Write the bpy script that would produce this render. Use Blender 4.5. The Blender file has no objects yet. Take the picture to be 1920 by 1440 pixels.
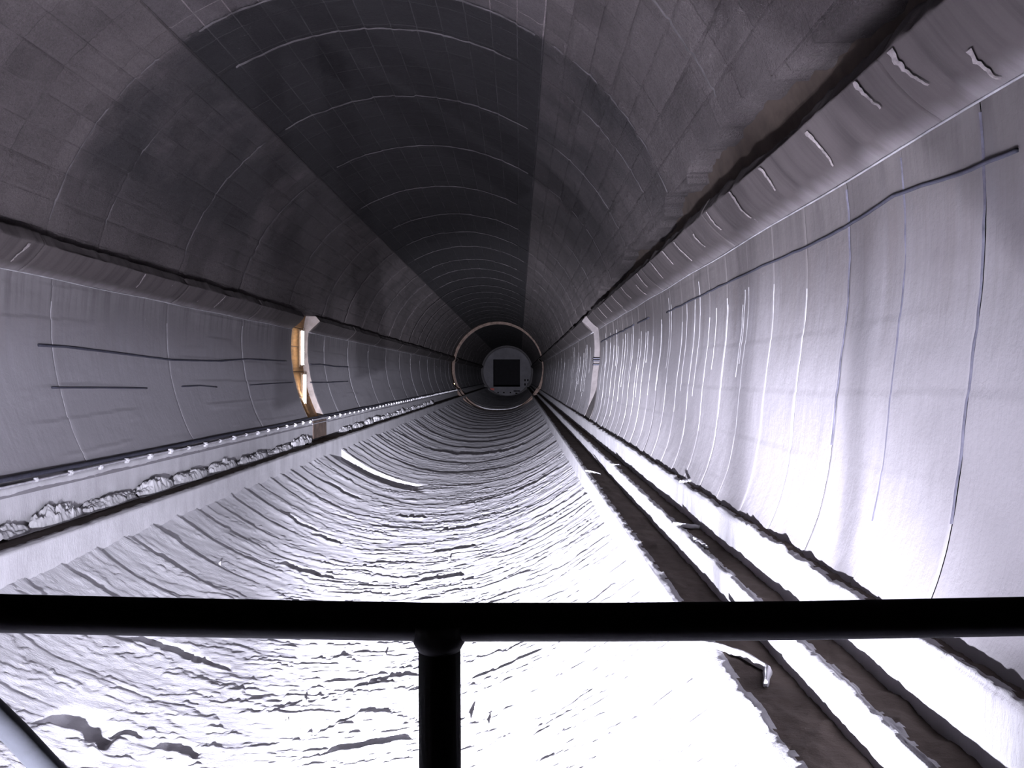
import bpy, math, random
import numpy as np
from mathutils import Vector

random.seed(7)
C = bpy.context.scene.collection
SC = bpy.context.scene
PI = math.pi
R = 4.0                                   # tunnel radius, metres; tunnel axis is +Y
CAMX, CAMZ = 0.478 * R, -0.19 * R
FPX = 1493.0
VPX, VPY = 974.0, 706.0

# ------------------------------------------------------------------ camera
cam_d = bpy.data.cameras.new('camera')
cam = bpy.data.objects.new('camera', cam_d)
C.objects.link(cam)
cam_d.sensor_width = 36.0
cam_d.lens = FPX / 1920.0 * 36.0
cam_d.clip_start = 0.05
cam_d.clip_end = 400
cam.location = (CAMX, 0, CAMZ)
cam.rotation_euler = (math.radians(90) - math.atan((720 - VPY) / FPX), 0, math.atan((VPX - 960) / FPX))
SC.camera = cam

# ------------------------------------------------------------------ world, lights, exposure
w = bpy.data.worlds.new('world')
SC.world = w
w.use_nodes = True
w.node_tree.nodes['Background'].inputs[0].default_value = (0.55, 0.5, 0.6, 1)
w.node_tree.nodes['Background'].inputs[1].default_value = 0.004
SC.view_settings.view_transform = 'Standard'
SC.view_settings.look = 'None'
SC.view_settings.gamma = 1
SC.view_settings.use_curve_mapping = False
SC.view_settings.exposure = 0.0

LAMPS = [((1.07, 0.50, -2.74), 1.0), ((0.93, 0.48, -2.74), 0.9)]
def spot(name, loc, tgt, power, size, blend, col, rad):
    l = bpy.data.lights.new(name, 'SPOT')
    l.energy = power
    l.spot_size = math.radians(size)
    l.spot_blend = blend
    l.color = col
    l.shadow_soft_size = rad
    o = bpy.data.objects.new(name, l)
    C.objects.link(o)
    o.location = loc
    o.rotation_euler = (Vector(tgt) - Vector(loc)).to_track_quat('-Z', 'Y').to_euler()
    return o
COL = (0.85, 0.855, 1.0)
for k, (loc, s) in enumerate(LAMPS):
    spot('flood_light_beam', loc, (2.4, 6.5, -4.8), 9800 * s, 98, 1.0, COL, 0.007)
    spot('wide_light_beam', loc, (0.2, 6.5, -1.9), 2400 * s, 132, 1.0, COL, 0.007)
    spot('far_light_beam', loc, (-1.0, 60, -2.2), 34000 * s, 30, 1.0, COL, 0.007)
    spot('narrow_light_beam', loc, (3.0, 40, -2.6), 42000 * s, 34, 1.0, COL, 0.007)

# ------------------------------------------------------------------ numpy noise
def _h(ix, iy, seed):
    n = (ix.astype(np.int64) * 374761393 + iy.astype(np.int64) * 668265263 + seed * 974634777) & 0xffffffff
    n = ((n ^ (n >> 13)) * 1274126177) & 0xffffffff
    return ((n ^ (n >> 16)) & 0xffffff) / float(0xffffff)
def vnoise(x, y, seed=0):
    x = np.asarray(x, float); y = np.asarray(y, float)
    x, y = np.broadcast_arrays(x, y)
    ix = np.floor(x); iy = np.floor(y)
    fx = x - ix; fy = y - iy
    fx = fx * fx * (3 - 2 * fx); fy = fy * fy * (3 - 2 * fy)
    a = _h(ix, iy, seed); b = _h(ix + 1, iy, seed); c = _h(ix, iy + 1, seed); d = _h(ix + 1, iy + 1, seed)
    return (a + (b - a) * fx) * (1 - fy) + (c + (d - c) * fx) * fy
def fbm(x, y, seed=0, o=4):
    s = 0; a = 0.5; t = 0
    for k in range(o):
        s = s + a * vnoise(x * 2 ** k + 17.3 * k, y * 2 ** k + 5.1 * k, seed + k); t += a; a *= 0.5
    return s / t
def frac(x): return x - np.floor(x)
def sstep(a, b, x):
    t = np.clip((np.asarray(x, float) - a) / (b - a), 0, 1)
    return t * t * (3 - 2 * t)

# ------------------------------------------------------------------ materials
def mat(name):
    m = bpy.data.materials.new(name); m.use_nodes = True
    nt = m.node_tree; b = nt.nodes['Principled BSDF']
    return m, nt, b
def N(nt, t, **k):
    n = nt.nodes.new(t)
    for a, v in k.items(): setattr(n, a, v)
    return n
def noise(nt, vec, scale, detail=5, rough=0.6, stretch=None):
    if stretch:
        mp = N(nt, 'ShaderNodeMapping'); mp.inputs['Scale'].default_value = stretch
        nt.links.new(vec, mp.inputs[0]); vec = mp.outputs[0]
    n = N(nt, 'ShaderNodeTexNoise'); n.inputs['Scale'].default_value = scale
    n.inputs['Detail'].default_value = detail; n.inputs['Roughness'].default_value = rough
    nt.links.new(vec, n.inputs['Vector'])
    return n.outputs[0]
def ramp(nt, src, stops):
    r = N(nt, 'ShaderNodeValToRGB'); nt.links.new(src, r.inputs[0])
    e = r.color_ramp.elements
    while len(e) < len(stops): e.new(0.5)
    for i, (p, c) in enumerate(stops):
        e[i].position = p
        e[i].color = (c, c, c, 1) if isinstance(c, (int, float)) else (*c, 1)
    return r.outputs[0]
def mix(nt, f, a, b, mode='MIX'):
    n = N(nt, 'ShaderNodeMix', data_type='RGBA', blend_type=mode)
    for s, v in ((0, f), (6, a), (7, b)):
        if hasattr(v, 'links') or isinstance(v, bpy.types.NodeSocket): nt.links.new(v, n.inputs[s])
        elif s == 0: n.inputs[0].default_value = v
        else: n.inputs[s].default_value = (*v, 1)
    return n.outputs[2]
def math_(nt, op, a, b=None, c=None):
    n = N(nt, 'ShaderNodeMath', operation=op)
    for i, v in enumerate((a, b, c)):
        if v is None: continue
        if isinstance(v, bpy.types.NodeSocket): nt.links.new(v, n.inputs[i])
        else: n.inputs[i].default_value = v
    return n.outputs[0]
def bump(nt, b, h, strength, dist, prev=None):
    n = N(nt, 'ShaderNodeBump'); n.inputs['Strength'].default_value = strength
    n.inputs['Distance'].default_value = dist
    nt.links.new(h, n.inputs['Height'])
    if prev: nt.links.new(prev, n.inputs['Normal'])
    nt.links.new(n.outputs[0], b.inputs['Normal'])
    return n.outputs[0]
def pos(nt): return N(nt, 'ShaderNodeNewGeometry').outputs['Position']
def uv(nt): return N(nt, 'ShaderNodeUVMap').outputs[0]
def sep(nt, v):
    n = N(nt, 'ShaderNodeSeparateXYZ'); nt.links.new(v, n.inputs[0]); return n.outputs

def dust_material(name, c0, c1, stretch, bd=0.01):
    m, nt, b = mat(name)
    p = pos(nt)
    n1 = noise(nt, p, 1.6, 6, 0.6, stretch)
    n2 = noise(nt, p, 22, 5, 0.7, stretch)
    col = mix(nt, ramp(nt, n1, [(0.3, 0), (0.7, 1)]), c0, c1)
    nt.links.new(col, b.inputs['Base Color'])
    b.inputs['Roughness'].default_value = 0.9
    b.inputs['Specular IOR Level'].default_value = 0.15
    g = bump(nt, b, n2, 0.55, bd)
    bump(nt, b, noise(nt, p, 90, 3, 0.6), 0.25, 0.004, g)
    return m
M = {}
M['floor'] = dust_material('pale_dust_crust', (0.42, 0.41, 0.43), (0.51, 0.50, 0.525), (1, 2.4, 1), 0.02)
M['kerb'] = dust_material('dusty_kerb_concrete', (0.35, 0.34, 0.355), (0.45, 0.44, 0.46), (2.2, 2.2, 0.6), 0.012)
M['heap'] = dust_material('loose_white_dust', (0.42, 0.41, 0.425), (0.52, 0.51, 0.53), (1, 1, 1), 0.01)

M['shaded_silt'] = dust_material('shaded_brown_silt', (0.065, 0.05, 0.042), (0.095, 0.075, 0.064), (1, 1.5, 1), 0.015)  # brown of the ledge tops, darkened in colour to stand for their shade
def wall_material(name, lo, hi, zmid, seed, sp1=1.3, sp2=0.8, half=0.55, ks=0.85):
    m, nt, b = mat(name)
    p = pos(nt); x, y, z = sep(nt, p)
    streak = noise(nt, p, 1.0, 6, 0.65, (0.0, 5.5, 0.35))
    blot = noise(nt, p, 0.8, 7, 0.62)
    fine = noise(nt, p, 14, 6, 0.7)
    zz = math_(nt, 'ADD', z, math_(nt, 'MULTIPLY', math_(nt, 'SUBTRACT', streak, 0.5), sp1))
    zz = math_(nt, 'ADD', zz, math_(nt, 'MULTIPLY', math_(nt, 'SUBTRACT', blot, 0.5), sp2))
    f = N(nt, 'ShaderNodeMapRange'); f.interpolation_type = 'SMOOTHSTEP'
    nt.links.new(zz, f.inputs[0]); f.inputs[1].default_value = zmid - half; f.inputs[2].default_value = zmid + half
    col = mix(nt, f.outputs[0], lo, hi)
    st = ramp(nt, streak, [(0.32, 0.62), (0.5, 1.0), (0.72, 1.18)])
    k = math_(nt, 'MULTIPLY', f.outputs[0], ks)
    k = math_(nt, 'ADD', k, 0.04)
    col = mix(nt, k, col, st, 'MULTIPLY')
    col = mix(nt, math_(nt, 'MULTIPLY', k, 0.4), col, ramp(nt, blot, [(0.3, 0.6), (0.65, 1.15)]), 'MULTIPLY')
    sp = ramp(nt, noise(nt, p, 5, 8, 0.75, (1, 1, 0.5)), [(0.66, 0), (0.74, 1)])
    col = mix(nt, math_(nt, 'MULTIPLY', sp, 0.35), col, (0.62, 0.58, 0.6))
    nt.links.new(col, b.inputs['Base Color'])
    b.inputs['Roughness'].default_value = 0.85
    b.inputs['Specular IOR Level'].default_value = 0.2
    g = bump(nt, b, fine, 0.45, 0.01)
    bump(nt, b, streak, 0.3, 0.02, g)
    return m
M['wall_r'] = wall_material('right_wall_concrete', (0.29, 0.275, 0.29), (0.13, 0.117, 0.117), -0.2, 1)
M['wall_l'] = wall_material('left_wall_concrete', (0.22, 0.21, 0.225), (0.14, 0.13, 0.135), -0.3, 2)
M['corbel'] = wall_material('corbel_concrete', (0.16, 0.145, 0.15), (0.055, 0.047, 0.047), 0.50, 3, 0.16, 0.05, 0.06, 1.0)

def vault_material(name, base, soot):
    m, nt, b = mat(name)
    p = pos(nt); x, y, z = sep(nt, p)
    u = uv(nt)
    blot = noise(nt, p, 0.55, 7, 0.65)
    fine = noise(nt, p, 16, 6, 0.75)
    grit = noise(nt, p, 60, 3, 0.7)
    br = N(nt, 'ShaderNodeTexBrick'); br.offset = 0.0; br.squash = 1
    nt.links.new(u, br.inputs['Vector'])
    br.inputs['Scale'].default_value = 1
    br.inputs['Brick Width'].default_value = 0.36; br.inputs['Row Height'].default_value = 0.72
    br.inputs['Mortar Size'].default_value = 0.009; br.inputs['Mortar Smooth'].default_value = 0.4
    br.inputs['Color1'].default_value = (0.75, 0.75, 0.75, 1); br.inputs['Color2'].default_value = (1.05, 1.05, 1.05, 1)
    br.inputs['Mortar'].default_value = (2.6, 2.5, 2.5, 1) if soot > .5 else (0.62, 0.6, 0.62, 1)
    col = mix(nt, ramp(nt, blot, [(0.32, 0), (0.68, 1)]), tuple(c * 0.72 for c in base), tuple(c * 1.2 for c in base))
    # soot and damp start at the joint ring
    yy = math_(nt, 'ADD', y, math_(nt, 'MULTIPLY', math_(nt, 'SUBTRACT', fine, 0.5), 0.3))
    f = N(nt, 'ShaderNodeMapRange'); f.interpolation_type = 'SMOOTHSTEP'
    nt.links.new(yy, f.inputs[0]); f.inputs[1].default_value = 9.6; f.inputs[2].default_value = 9.8
    patch = ramp(nt, noise(nt, p, 0.45, 5, 0.6), [(0.38, 0.35), (0.55, 1)])
    k = math_(nt, 'MULTIPLY', f.outputs[0], patch) if soot < 0.5 else f.outputs[0]
    k = math_(nt, 'MULTIPLY', k, 1.0 if soot < 0.5 else 1.0)
    if soot < 0.5:      # on the haunches the soot stops near the foot
        zf = N(nt, 'ShaderNodeMapRange'); nt.links.new(z, zf.inputs[0]); zf.inputs[1].default_value = 1.0; zf.inputs[2].default_value = 2.1
        yf = N(nt, 'ShaderNodeMapRange'); nt.links.new(y, yf.inputs[0]); yf.inputs[1].default_value = 14; yf.inputs[2].default_value = 25
        yf.inputs[3].default_value = 1; yf.inputs[4].default_value = 0.25
        k = math_(nt, 'MULTIPLY', math_(nt, 'MULTIPLY', k, zf.outputs[0]), yf.outputs[0])
    col = mix(nt, k, col, (0.022, 0.020, 0.022) if soot > 0.5 else (0.040, 0.036, 0.038))
    brk = ramp(nt, noise(nt, p, 1.3, 4, 0.6), [(0.42, 0.25), (0.58, 1.0)])
    col = mix(nt, brk, col, br.outputs['Color'], 'MULTIPLY')
    gr = ramp(nt, noise(nt, p, 34, 4, 0.8), [(0.35, 0.72), (0.62, 1.25)])
    col = mix(nt, 0.6, col, gr, 'MULTIPLY')
    sp = ramp(nt, noise(nt, p, 9, 8, 0.8), [(0.62, 0), (0.72, 1)])
    col = mix(nt, math_(nt, 'MULTIPLY', sp, 0.3), col, (0.26, 0.23, 0.25))
    nt.links.new(col, b.inputs['Base Color'])
    b.inputs['Roughness'].default_value = 0.85
    b.inputs['Specular IOR Level'].default_value = 0.25
    g = bump(nt, b, br.outputs['Fac'], 0.6, 0.02)
    g = bump(nt, b, fine, 1.0, 0.05, g)
    bump(nt, b, grit, 0.8, 0.015, g)
    return m
M['crown'] = vault_material('sooty_crown_concrete', (0.10, 0.087, 0.09), 1.0)
M['haunch'] = vault_material('rough_haunch_concrete', (0.105, 0.09, 0.091), 0.0)

def plain(name, col, rough=0.7, metal=0.0, var=0.25, scale=8, emit=None, estr=0, stretch=None):
    m, nt, b = mat(name)
    p = pos(nt)
    n = noise(nt, p, scale, 5, 0.65, stretch)
    c = mix(nt, ramp(nt, n, [(0.3, 0), (0.7, 1)]), tuple(v * (1 - var) for v in col), tuple(v * (1 + var) for v in col))
    nt.links.new(c, b.inputs['Base Color'])
    b.inputs['Roughness'].default_value = rough
    b.inputs['Metallic'].default_value = metal
    b.inputs['Specular IOR Level'].default_value = 0.3
    if emit:
        b.inputs['Emission Color'].default_value = (*emit, 1); b.inputs['Emission Strength'].default_value = estr
    bump(nt, b, n, 0.2, 0.004)
    return m
M['slot'] = plain('raw_brown_rock', (0.055, 0.041, 0.034), 0.95, scale=6)
M['rail'] = plain('dark_painted_steel', (0.005, 0.0045, 0.006), 0.95, scale=30)
M['rail'].node_tree.nodes['Principled BSDF'].inputs['Specular IOR Level'].default_value = 0.04
M['galv'] = plain('galvanised_steel', (0.011, 0.012, 0.016), 0.9, 0.0, scale=14)
M['cable'] = plain('dark_cable_sheath', (0.035, 0.035, 0.05), 0.7, scale=20)
M['conduit'] = plain('dusty_pale_conduit', (0.34, 0.33, 0.36), 0.8, scale=12)
M['clip'] = plain('white_clip', (0.55, 0.54, 0.56), 0.6, scale=12)
M['seam_w'] = plain('white_lime_seam', (0.37, 0.36, 0.37), 0.9, scale=9, var=0.3)
M['drip'] = plain('dull_lime_drip', (0.17, 0.15, 0.15), 0.9, scale=22, var=0.5)
M['seam_l'] = plain('faint_grey_seam', (0.29, 0.28, 0.295), 0.9, scale=5, var=0.35)
M['seam_d'] = plain('dark_open_seam', (0.12, 0.115, 0.15), 0.9, scale=9, var=0.4)
M['seam_v'] = plain('vault_lime_seam', (0.07, 0.063, 0.066), 0.9, scale=3, var=0.5)
M['ply'] = plain('orange_boarding', (0.42, 0.235, 0.095), 0.7, var=0.3, scale=3, stretch=(1, 1, 6))
M['recess'] = plain('pale_recess_concrete', (0.28, 0.24, 0.225), 0.85, scale=5)
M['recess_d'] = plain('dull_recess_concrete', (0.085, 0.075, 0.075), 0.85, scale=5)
M['rust'] = plain('rusty_recess_lining', (0.12, 0.085, 0.07), 0.85, var=0.4, scale=3)
M['tube'] = plain('lit_fluorescent_tube', (0.9, 0.9, 0.9), 0.4, emit=(1.0, 0.93, 0.95), estr=14)
M['bulb'] = plain('lit_warm_bulb', (0.9, 0.8, 0.6), 0.4, emit=(1.0, 0.62, 0.32), estr=14)
M['housing'] = plain('lamp_housing_enamel', (0.2, 0.14, 0.09), 0.5, scale=10)
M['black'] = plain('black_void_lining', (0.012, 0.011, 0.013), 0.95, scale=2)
M['bulk'] = plain('bulkhead_concrete', (0.115, 0.11, 0.12), 0.85, var=0.22, scale=0.7)
M['frame'] = plain('bulkhead_edge_ring', (0.08, 0.075, 0.078), 0.85, scale=1)
M['red'] = plain('red_painted_box', (0.35, 0.06, 0.05), 0.6)
M['lens'] = plain('lit_flood_lens', (0.9, 0.9, 0.95), 0.3, emit=(0.9, 0.88, 1.0), estr=30)

# ------------------------------------------------------------------ mesh helpers
def link(name, verts, faces, m, parent=None, uvs=None, smooth=True):
    me = bpy.data.meshes.new(name)
    verts = np.asarray(verts, np.float32); faces = np.asarray(faces, np.int32)
    n = len(faces); k = faces.shape[1]
    me.vertices.add(len(verts)); me.vertices.foreach_set('co', verts.ravel())
    me.loops.add(n * k); me.loops.foreach_set('vertex_index', faces.ravel())
    me.polygons.add(n)
    me.polygons.foreach_set('loop_start', np.arange(0, n * k, k, dtype=np.int32))
    me.polygons.foreach_set('loop_total', np.full(n, k, np.int32))
    if uvs is not None:
        l = me.uv_layers.new(name='UVMap')
        l.data.foreach_set('uv', np.asarray(uvs, np.float32)[faces.ravel()].ravel())
    me.update(calc_edges=True); me.validate()
    me.polygons.foreach_set('use_smooth', np.full(len(me.polygons), smooth, bool))
    me.materials.append(m)
    o = bpy.data.objects.new(name, me); C.objects.link(o)
    if parent: o.parent = parent
    return o
def grid_faces(nr, nc, flip=False):
    i = np.arange(nr - 1)[:, None] * nc + np.arange(nc - 1)[None, :]
    f = np.stack([i, i + 1, i + nc + 1, i + nc], -1).reshape(-1, 4)
    return f[:, ::-1] if flip else f
def grid(name, P, m, parent=None, U=None, flip=False):
    nr, nc = P.shape[:2]
    return link(name, P.reshape(-1, 3), grid_faces(nr, nc, flip), m, parent, None if U is None else U.reshape(-1, 2))
class MB:
    def __init__(s): s.v = []; s.f = []
    def box(s, a, b):
        n = len(s.v)
        for z in (a[2], b[2]):
            for x, y in ((a[0], a[1]), (b[0], a[1]), (b[0], b[1]), (a[0], b[1])): s.v.append((x, y, z))
        for q in ((3, 2, 1, 0), (4, 5, 6, 7), (0, 1, 5, 4), (1, 2, 6, 5), (2, 3, 7, 6), (3, 0, 4, 7)): s.f.append([n + i for i in q])
        return s
    def tube(s, pts, r, seg=10, caps=True):
        pts = [Vector(p) for p in pts]; n0 = len(s.v)
        rs = r if isinstance(r, (list, tuple)) else [r] * len(pts)
        t0 = (pts[1] - pts[0]).normalized()
        up = Vector((0, 0, 1)) if abs(t0.z) < 0.9 else Vector((1, 0, 0))
        for i, p in enumerate(pts):
            a = pts[max(i - 1, 0)]; b = pts[min(i + 1, len(pts) - 1)]
            t = (b - a).normalized(); e = t.cross(up).normalized(); g = e.cross(t)
            for k in range(seg):
                th = 2 * PI * k / seg
                s.v.append(tuple(p + (e * math.cos(th) + g * math.sin(th)) * rs[i]))
        for i in range(len(pts) - 1):
            for k in range(seg):
                a = n0 + i * seg + k; b = n0 + i * seg + (k + 1) % seg
                s.f.append([a, b, b + seg, a + seg])
        if caps:
            for base in (n0, n0 + (len(pts) - 1) * seg):
                c = len(s.v)
                s.v.append(tuple(sum((Vector(s.v[base + k]) for k in range(seg)), Vector()) / seg))
                for k in range(seg): s.f.append([base + k, base + (k + 1) % seg, c, c])
        return s
    def build(s, name, m, parent=None, smooth=False, bevel=0):
        me = bpy.data.meshes.new(name)
        fs = [tuple(dict.fromkeys(f)) for f in s.f]
        me.from_pydata(s.v, [], fs); me.update()
        import bmesh
        bm = bmesh.new(); bm.from_mesh(me); bmesh.ops.recalc_face_normals(bm, faces=bm.faces)
        if bevel: bmesh.ops.bevel(bm, geom=list(bm.edges), offset=bevel, segments=2, profile=0.5, affect='EDGES')
        bm.to_mesh(me); bm.free()
        if smooth:
            for p in me.polygons: p.use_smooth = True
        me.materials.append(m)
        o = bpy.data.objects.new(name, me); C.objects.link(o)
        if parent: o.parent = parent
        return o
def tag(o, label=None, cat=None, group=None, kind=None):
    for k, v in (('label', label), ('category', cat), ('group', group), ('kind', kind)):
        if v: o[k] = v
    return o
def empty(name, loc=(0, 0, 0)):
    o = bpy.data.objects.new(name, None); C.objects.link(o); o.location = loc; o.empty_display_size = 0.2
    return o
def sub(parent, o):
    o.parent = parent
    o.matrix_parent_inverse = parent.matrix_world.inverted() if False else o.matrix_parent_inverse
    return o

# ------------------------------------------------------------------ layout along the tunnel
Y0, Y1 = -6.0, 124.0
GA = (20.55, 22.15)       # first ring recess (side walls and floor)
GB = (69.0, 72.6)         # second ring recess (all round)
def rows(a, b, k, mn=0.012, extra=()):
    ys = [a]; y = a
    while y < b:
        d = 0.12 if y < 2.6 else max(mn, k * y)
        y += d; ys.append(y)
    ys = [v for v in ys if v < b - 1e-4] + [b]
    for e in extra:
        if a < e < b: ys += [e - 0.004, e + 0.004]
    return np.array(sorted(set(ys)))
def px_dir(px, py): return (px - VPX) / FPX, (VPY - py) / FPX

# wall surfaces -----------------------------------------------------
def wall_r(z, side):
    return R * (1 + (0.040 * sstep(0.15, 0.47, -z / R) if side > 0 else 0))
def wall_disp(z, y, side):
    s = 11 if side > 0 else 21
    d = 0.016 * (fbm(z / 0.8, y / 0.8, s) - 0.5) + 0.006 * (fbm(z / 0.16, y / 0.09, s + 5, 3) - 0.5)
    # thin horizontal board laps
    zz = z / 0.42 + 0.25 * (vnoise(y / 3.0, z * 0, s + 9) - 0.5)
    d = d + 0.013 * frac(zz) * sstep(0.45, 0.62, fbm(z / 0.5, y / 2.6, s + 3)) * (1.0 if side < 0 else 0.3)
    return d
def wall_pt(z, y, side, off=0.0):
    z = np.asarray(z, float); y = np.asarray(y, float)
    r = wall_r(z, side) - wall_disp(z, y, side) - off
    x = np.sqrt(np.maximum(r * r - z * z, 0)) * side
    return np.stack(np.broadcast_arrays(x, y, z), -1)
def hit(px, py, side):
    dx, dz = px_dir(px, py)
    lo, hi = 1.0, 200.0
    for _ in range(60):
        t = (lo + hi) / 2
        x, z = CAMX + dx * t, CAMZ + dz * t
        if math.hypot(x, z) < float(wall_r(z, side)): lo = t
        else: hi = t
    return CAMZ + dz * lo, lo       # z, y

ZB = 0.118 * R            # corbel foot
ZL, ZR = -0.478 * R, -0.468 * R
def wall(side, joints, zfoot, material, label):
    root = empty('wall_left' if side < 0 else 'wall_right', (side * R, 0, zfoot))
    tag(root, label, None, None, 'structure')
    js = sorted(joints)
    for a, b in zip(js[:-1], js[1:]):
        if a >= GA[0] - .01 and b <= GA[1] + .01: continue
        if a >= GB[0] - .01 and b <= GB[1] + .01: continue
        ys = rows(a, b, 0.0065, 0.02, ())
        ys = np.unique(np.concatenate([ys, [a + 0.012, b - 0.012]]))
        zs = np.linspace(zfoot - 0.12, ZB + 0.02, 120 if a < 30 else 60)
        Z, Y = np.meshgrid(zs, ys)
        P = wall_pt(Z, Y, side)
        e = (np.minimum(Y - a, b - Y) < 0.006)
        P[..., 0] += side * 0.006 * e                      # joint recessed
        P[..., 0] += side * 0.006 * (_h(np.array([a * 10]), np.array([3]), 4)[0] - 0.5)   # panels slightly out of line
        P = P - np.array(root.location)
        grid('wall_panel', P, material, root, flip=(side < 0))
    return root

JR = [Y0, -3, 0, 1.4, 2.13, 2.87] + [3.60 + 0.735 * k for k in range(0, 24)]
JR = [j for j in JR if j < GA[0] - 0.3] + [GA[0], GA[1]]
y = GA[1]
while y + 3.1 < GB[0]: y += 2.9; JR.append(y)
JR += [GB[0], GB[1]]
y = GB[1]
while y + 8 < Y1: y += 6.0; JR.append(y)
JR.append(Y1)
JL = [Y0, -2, 1.4, 4.6, 7.2, 10.0, 13.3, 16.9, GA[0], GA[1], 24.0, 27.3, 31, 35, 39, 43, 47, 51, 55, 59, 63, 66, GB[0], GB[1], 77, 82, 88, 95, 102, 110, 117, Y1]
wr = wall(1, JR, ZR, M['wall_r'], 'right concrete wall, white with dust below, streaked brown-grey above')
wl = wall(-1, JL, ZL, M['wall_l'], 'left grey concrete side wall with faint board marks')

def seam(root, y, z0, z1, side, wd, m, seed):
    zs = np.linspace(z0, z1, 60)
    wob = 0.02 * (fbm(zs / 0.7, zs * 0 + seed, 31) - 0.5) + 0.01 * (vnoise(zs / 0.09, zs * 0 + seed, 33) - 0.5)
    ww = wd * (0.25 + 1.3 * vnoise(zs / 0.12, zs * 0 + seed * 3.1, 35)) * 0.5
    P = np.stack([wall_pt(zs, y + wob - ww, side, -0.002), wall_pt(zs, y + wob, side, 0.006), wall_pt(zs, y + wob + ww, side, -0.002)], 1)
    P = P - np.array(root.location)
    return grid('joint_seam', P, m, root, flip=(side < 0))
for i, j in enumerate(JR):
    if j < 3 or j > 66 or abs(j - GA[0]) < .1 or abs(j - GA[1]) < .1: continue
    dark = i in (6, 7) or abs(j - 5.07) < 0.1
    top = ZB - 0.05 if dark else random.uniform(-0.15, 0.25)
    seam(wr, j, -1.45 + random.uniform(-.2, .5), top, 1, 0.016 if dark else 0.009 + 0.0003 * j, M['seam_d'] if dark else M['seam_w'], i)
for k in range(24):       # lime runs between the joints
    yy = 7.2 + (k / 24.0) ** 1.4 * 26
    if GA[0] - .2 < yy < GA[1] + .2: continue
    seam(wr, yy + random.uniform(-.2, .2), random.uniform(-1.3, -0.5), random.uniform(-.1, .4), 1, 0.005 + 0.0002 * yy, M['seam_w'], 50 + k)
for i, j in enumerate(JL):
    if j < 5 or j > 66 or abs(j - GA[0]) < .1 or abs(j - GA[1]) < .1: continue
    seam(wl, j, ZL + 0.05, random.uniform(0.1, .35), -1, 0.013, M['seam_l'], 90 + i)

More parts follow.
